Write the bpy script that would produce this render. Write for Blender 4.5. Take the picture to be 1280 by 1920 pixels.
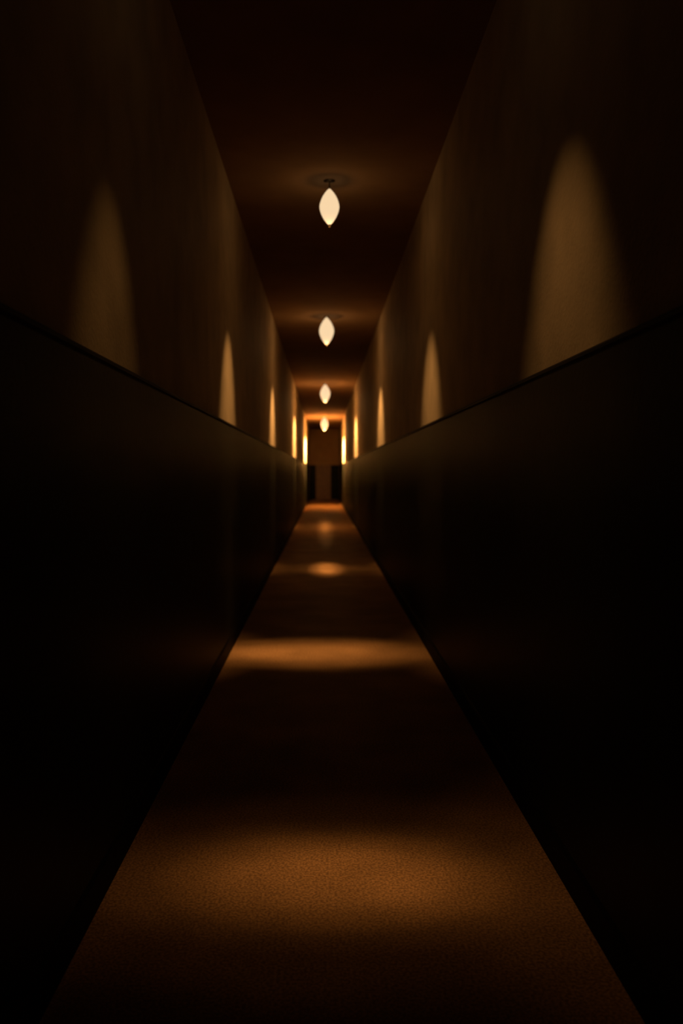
import bpy, bmesh, math
from mathutils import Vector
C = bpy.context.scene.collection
for o in list(bpy.data.objects): bpy.data.objects.remove(o)
sc = bpy.context.scene

# ---------------------------------------------------------------- camera
CAM_H, F = 1.78, 1600.0
cam = bpy.data.cameras.new('camera'); co = bpy.data.objects.new('camera', cam); C.objects.link(co)
co.location = (0, 0, CAM_H); co.rotation_euler = (math.pi/2, 0, 0)
cam.sensor_fit = 'AUTO'; cam.sensor_width = 36; cam.lens = F/1920*36
cam.shift_x = 34/1920; cam.shift_y = -74/1920
cam.clip_start = .05; cam.clip_end = 200
cam.dof.use_dof = True; cam.dof.focus_distance = 4.2; cam.dof.aperture_fstop = 1.5
sc.camera = co
# ---------------------------------------------------------------- world, view
w = bpy.data.worlds.new('world'); sc.world = w; w.use_nodes = True
w.node_tree.nodes['Background'].inputs[0].default_value = (.02, .008, .003, 1)
w.node_tree.nodes['Background'].inputs[1].default_value = 0.0
sc.view_settings.view_transform = 'Standard'; sc.view_settings.look = 'None'
sc.view_settings.gamma = 1; sc.view_settings.use_curve_mapping = False
sc.view_settings.exposure = 0.0

XL, XR, XC = -.94, 1.06, .06
WAIN = CAM_H + .49
CEIL = CAM_H + 2.89
YB, YE = -5.0, 56.0
# lamps: distance, drop of the bulb's centre below the ceiling, bulb size (far ones enlarged to stand in for bloom),
#   downward beam (power, half angle deg, stretch across), side beams (power, half angle, stretch along), soft all-round glow
LAMPS = [
 dict(y=3.76, drop=.24, s=1.0, down=(20, 22, 1.1, .66), core=[(100, 8, 1.05, .60, 0), (130, 12, .98, .58, 0), (55, 19, .9, .45, 0)], left=(19, 24.5, 17.5, 1.05), right=(35, 24.5, 22.5, 1.05), glow=.03),
 dict(y=8.45, drop=.26, s=1.0, down=(115, 17, 1.0, .75), core=[(230, 11, 1.1, .6, -4), (260, 18, 1.1, .6, -3)], left=(150, 26, 20, 1.15), right=(112, 26, 20, 1.3), glow=1.8),
 dict(y=15.8, drop=.19, s=1.4, down=(70, 15, 1.0, 1.0), core=[(500, 3.5, .8, 4, 0), (450, 7, .8, 3, 0)], left=(340, 32, 24, 1.3), right=(260, 32, 24, 1.5), glow=5.5),  # core beams stretched to stand in for the reflected streak on the floor
 dict(y=27.8, drop=.17, s=1.65, down=(60, 15, 1.0, 1.2), core=[(300, 4, .6, 16.0, 0), (300, 8, .6, 16.0, 0)], left=(1250, 41, 31, 1.7), right=(1000, 41, 31, 1.7), glow=15),  # longer core beams added to imitate the floor reflection farther down
 dict(y=44.4, drop=.20, s=1.9, down=(40, 15, 1.0, 1.5), core=[], left=(11500, 45, 33, 2.0), right=(9500, 45, 33, 2.0), glow=45, ahead=240),
]
LCOL = (1, .52, .18)

# ---------------------------------------------------------------- materials
def mat(name, col, rough=.6, spec=.5, bump=0, bscale=60, var=0, vscale=3):
    m = bpy.data.materials.new(name); m.use_nodes = True; n = m.node_tree; N = n.nodes; L = n.links
    b = N['Principled BSDF']; b.inputs['Roughness'].default_value = rough
    b.inputs['Specular IOR Level'].default_value = spec
    tc = N.new('ShaderNodeTexCoord')
    no = N.new('ShaderNodeTexNoise'); no.inputs['Scale'].default_value = vscale; no.inputs['Detail'].default_value = 6
    L.new(tc.outputs['Object'], no.inputs['Vector'])
    r = N.new('ShaderNodeValToRGB')
    r.color_ramp.elements[0].position = .3; r.color_ramp.elements[1].position = .7
    r.color_ramp.elements[0].color = tuple(c*(1-var) for c in col)+(1,)
    r.color_ramp.elements[1].color = tuple(min(1, c*(1+var)) for c in col)+(1,)
    L.new(no.outputs['Fac'], r.inputs['Fac']); L.new(r.outputs['Color'], b.inputs['Base Color'])
    if bump:
        nb = N.new('ShaderNodeTexNoise'); nb.inputs['Scale'].default_value = bscale; nb.inputs['Detail'].default_value = 3
        L.new(tc.outputs['Object'], nb.inputs['Vector'])
        bp = N.new('ShaderNodeBump'); bp.inputs['Strength'].default_value = bump; bp.inputs['Distance'].default_value = .01
        L.new(nb.outputs['Fac'], bp.inputs['Height']); L.new(bp.outputs['Normal'], b.inputs['Normal'])
    return m
M_wall = mat('warm_plaster', (.50, .385, .24), .7, .08, .25, 45, .16, 2.5)
M_ceil = mat('brown_ceiling_paint', (.28, .17, .09), .9, .02, .2, 40, .10, 2)
M_wain = mat('black_green_gloss_paint', (.009, .009, .005), .5, .05, .1, 30, .2, 3)
M_rail = mat('dark_rail_wood', (.010, .008, .005), .6, .1, 0, 1, .2, 8)
M_base = mat('dark_skirting', (.006, .005, .003), .6, .05, 0, 1, .2, 8)
M_end  = mat('brown_end_plaster', (.34, .20, .08), .8, .1, .2, 40, .1, 2)
M_door = mat('brown_door_wood', (.20, .10, .045), .5, .4, .1, 30, .2, 6)
M_brass = mat('dark_brass', (.06, .04, .02), .35, .5, 0, 1, .1, 8)
M_brass.node_tree.nodes['Principled BSDF'].inputs['Metallic'].default_value = .8
# carpet: short brown pile with pale flecks
M_floor = mat('flecked_brown_carpet', (.31, .17, .075), .55, .01, .5, 110, .25, 1.6)
n = M_floor.node_tree; N = n.nodes; L = n.links; b = N['Principled BSDF']
tc = [x for x in N if x.type == 'TEX_COORD'][0]; ramp = [x for x in N if x.type == 'VALTORGB'][0]
fn = N.new('ShaderNodeTexNoise'); fn.inputs['Scale'].default_value = 85; fn.inputs['Detail'].default_value = 2
fr = N.new('ShaderNodeValToRGB'); fr.color_ramp.elements[0].position = .38; fr.color_ramp.elements[1].position = .64
fr.color_ramp.elements[0].color = (.7, .7, .7, 1); fr.color_ramp.elements[1].color = (1.5, 1.5, 1.4, 1)
mx = N.new('ShaderNodeMix'); mx.data_type = 'RGBA'; mx.blend_type = 'MULTIPLY'; mx.inputs['Factor'].default_value = 1
L.new(tc.outputs['Object'], fn.inputs['Vector']); L.new(fn.outputs['Fac'], fr.inputs['Fac'])
L.new(ramp.outputs['Color'], mx.inputs[6]); L.new(fr.outputs['Color'], mx.inputs[7])
L.new(mx.outputs[2], b.inputs['Base Color'])
# lit frosted glass
M_glass = bpy.data.materials.new('lit_frosted_glass'); M_glass.use_nodes = True
g = M_glass.node_tree.nodes['Principled BSDF']
g.inputs['Base Color'].default_value = (.5, .4, .3, 1); g.inputs['Roughness'].default_value = .5
g.inputs['Emission Color'].default_value = (1, .72, .42, 1); g.inputs['Emission Strength'].default_value = .93

# ---------------------------------------------------------------- mesh helpers
def obj(name, bm, m, parent=None, smooth=False):
    me = bpy.data.meshes.new(name); bmesh.ops.recalc_face_normals(bm, faces=bm.faces); bm.to_mesh(me); bm.free()
    if smooth:
        for p in me.polygons: p.use_smooth = True
    me.materials.append(m); o = bpy.data.objects.new(name, me); C.objects.link(o)
    if parent: o.parent = parent
    return o
def box(bm, a, b, bev=0):
    r = bmesh.ops.create_cube(bm, size=1)['verts']
    for v in r: v.co = Vector([(a[i]+b[i])/2 + v.co[i]*(b[i]-a[i]) for i in range(3)])
    if bev:
        es = list({e for v in r for e in v.link_edges}); bmesh.ops.bevel(bm, geom=es, offset=bev, segments=2, affect='EDGES')
    return bm
def prism(prof, y0, y1):
    """profile of (x,z) points pulled along the corridor"""
    bm = bmesh.new(); A = [bm.verts.new((x, y0, z)) for x, z in prof]; B = [bm.verts.new((x, y1, z)) for x, z in prof]
    k = len(prof)
    for i in range(k): bm.faces.new((A[i], A[(i+1) % k], B[(i+1) % k], B[i]))
    bm.faces.new(A); bm.faces.new(B[::-1]); return bm
def lathe(prof, seg=32):
    bm = bmesh.new(); rings = []
    for r, z in prof:
        if r < 1e-5: rings.append([bm.verts.new((0, 0, z))])
        else: rings.append([bm.verts.new((r*math.cos(2*math.pi*i/seg), r*math.sin(2*math.pi*i/seg), z)) for i in range(seg)])
    for a, b_ in zip(rings, rings[1:]):
        for i in range(seg):
            j = (i+1) % seg
            f = [a[i % len(a)], a[j % len(a)], b_[j % len(b_)], b_[i % len(b_)]]
            f = list(dict.fromkeys(f))
            if len(f) > 2: bm.faces.new(f)
    return bm
def struct(name, bm, m, parent=None, label=None):
    o = obj(name, bm, m, parent)
    if not parent: o['kind'] = 'structure'
    if label: o['label'] = label
    return o

# ---------------------------------------------------------------- corridor shell
T = .12
struct('floor', box(bmesh.new(), (XL-T, YB-T, -T), (XR+T, YE+T, 0)), M_floor, None, 'flecked brown carpet floor running down the corridor')
struct('ceiling', box(bmesh.new(), (XL-T, YB-T, CEIL), (XR+T, YE+T, CEIL+T)), M_ceil, None, 'dark brown painted corridor ceiling')
struct('wall_left', box(bmesh.new(), (XL-T, YB-T, 0), (XL, YE+T, CEIL)), M_wall, None, 'left corridor wall, tan plaster above the black lower part')
struct('wall_right', box(bmesh.new(), (XR, YB-T, 0), (XR+T, YE+T, CEIL)), M_wall, None, 'right corridor wall, tan plaster above the black lower part')
struct('wall_far', box(bmesh.new(), (XL, YE, 0), (XR, YE+T, CEIL)), M_end, None, 'brown wall closing the far end of the corridor')
struct('wall_near', box(bmesh.new(), (XL, YB-T, 0), (XR, YB, CEIL)), M_end)
P = .014
struct('trim_1', box(bmesh.new(), (XL, YB, .16), (XL+P, YE, WAIN-.03)), M_wain, None, 'black lower facing of the left wall')
struct('trim_2', box(bmesh.new(), (XR-P, YB, .16), (XR, YE, WAIN-.03)), M_wain, None, 'black lower facing of the right wall')
def rail(x, s):
    z = WAIN-.03
    return prism([(x, z), (x+s*.016, z), (x+s*.022, z+.008), (x+s*.022, z+.020), (x+s*.012, z+.03), (x, z+.03)], YB, YE)
struct('trim_3', rail(XL, 1), M_rail, None, 'dark rail capping the black lower part of the left wall')
struct('trim_4', rail(XR, -1), M_rail, None, 'dark rail capping the black lower part of the right wall')
def skirt(x, s): return prism([(x, 0), (x+s*.022, 0), (x+s*.022, .135), (x+s*.014, .152), (x, .16)], YB, YE)
struct('baseboard_left', skirt(XL, 1), M_base); struct('baseboard_right', skirt(XR, -1), M_base)
# far end: black lower panels each side of a plain brown door
D0, D1 = XC-.48, XC+.36
struct('trim_5', box(bmesh.new(), (XL+.023, YE-P, 0), (D0-.07, YE, WAIN)), M_wain)
struct('trim_6', box(bmesh.new(), (D1+.07, YE-P, 0), (XR-.023, YE, WAIN)), M_wain)
bm = bmesh.new()
box(bm, (D0-.07, YE-.03, 0), (D0, YE, WAIN)); box(bm, (D1, YE-.03, 0), (D1+.07, YE, WAIN)); box(bm, (D0, YE-.03, WAIN-.07), (D1, YE, WAIN))
struct('trim_7', bm, M_door, None, 'brown frame around the far door')
door = struct('door_1', box(bmesh.new(), (D0, YE-.012, .006), (D1, YE, WAIN-.07)), M_door, None, 'brown door in the far end wall')
for z0, z1 in ((.2, 1.0), (1.15, 2.05)):
    for x0, x1 in ((D0+.1, D0+.38), (D1-.38, D1-.1)):
        obj('door_panel', box(bmesh.new(), (x0, YE-.024, z0), (x1, YE-.012, z1), .006), M_door, door)
k = lathe([(0, 0), (.028, 0), (.028, .006), (.01, .010), (.01, .035), (.026, .045), (.03, .06), (.02, .074), (0, .078)], 20)
bmesh.ops.rotate(k, verts=k.verts, matrix=__import__('mathutils').Matrix.Rotation(math.pi/2, 3, 'X'))
bmesh.ops.translate(k, verts=k.verts, vec=(D1-.06, YE-.012, 1.05))
obj('door_handle', k, M_brass, door, True)

# ---------------------------------------------------------------- pendant lamps
def bulb_profile(s):
    # spindle: pointed at both ends, widest in the middle
    h, r = .185*s, .098*s; out = []
    for i in range(17):
        t = i/16*2-1
        out.append((max(0, r*(1-abs(t)**1.7)**.85) if abs(t) < 1 else 0, t*h))
    return out
def light(name, kind, loc, power, parent, aim=None, half=None, scale=None, blend=1.0, r=.02):
    ld = bpy.data.lights.new(name, kind); ld.color = LCOL; ld.energy = power; ld.shadow_soft_size = r
    if kind == 'SPOT': ld.spot_size = math.radians(half*2); ld.spot_blend = blend
    o = bpy.data.objects.new(name, ld); C.objects.link(o); o.parent = parent; o.location = loc
    if aim is not None: o.rotation_euler = aim
    if scale is not None: o.scale = scale
    return o
WORDS = [
 ('ceiling_lamp', 'spindle-shaped ceiling lamp nearest the camera, above the nearest light pool'),
 ('ceiling_lamp', 'glowing spindle-shaped ceiling lamp, highest and largest of those in view'),
 ('ceiling_lamp', 'glowing spindle-shaped ceiling lamp, second highest of those in view'),
 ('ceiling_lamp', 'glowing spindle-shaped ceiling lamp, third highest, before the bright end of the corridor'),
 ('ceiling_lamp', 'glowing ceiling lamp farthest down the corridor, just before the end wall'),
]
for d, (nm, lab) in zip(LAMPS, WORDS):
    root = bpy.data.objects.new(nm, None); C.objects.link(root); root.location = (XC, d['y'], CEIL)
    root['label'] = lab; root['category'] = 'lamp'; root['group'] = 'lamps along the corridor ceiling'
    s, dr = d['s'], d['drop']; h = .185*s
    top = -dr + h
    if top > -.012:                       # long bulbs sit half in their ceiling cup
        dr = h+.012; top = -.012
    obj('ceiling_rose', lathe([(0, 0), (.055, 0), (.055, -.006), (.03, -.011), (0, -.011)], 24), M_brass, root, True)
    if top < -.05: obj('stem', lathe([(0, -.011), (.007, -.011), (.007, top-.01), (0, top-.01)], 10), M_brass, root, True)
    bu = obj('glass_shade', lathe(bulb_profile(s)), M_glass, root, True); bu.location.z = -dr
    zt = -dr-h
    obj('finial', lathe([(0, zt+.012), (.010, zt+.010), (.014, zt), (.008, zt-.012), (0, zt-.015)], 14), M_brass, root, True)
    zl = zt-.05
    p, ha, sx, sy = d['down']
    light('down_light', 'SPOT', (0, 0, zl), p, root, (0, 0, 0), ha, (sx, sy, 1))
    for p, ha, sx, sy, tilt in d['core']:
        light('beam_light', 'SPOT', (0, 0, zl), p, root, (0, math.radians(-tilt), 0), ha, (sx, sy, 1))
    for key, sg in (('left', -1), ('right', 1)):
        # aimed down and outward so the beam lands on the wall around the rail
        p, aim, ha, st = d[key]
        light('side_light', 'SPOT', (0, 0, zl), p, root, (0, -sg*math.radians(aim), 0), ha, (1, st, 1))
    if d.get('ahead'):
        light('end_wall_fill', 'SPOT', (0, 0, zl), d['ahead'], root, (math.radians(80), 0, 0), 16)  # extra spot added only to brighten the end wall
    light('glow_light', 'POINT', (0, 0, zl), d['glow'], root, r=.03)
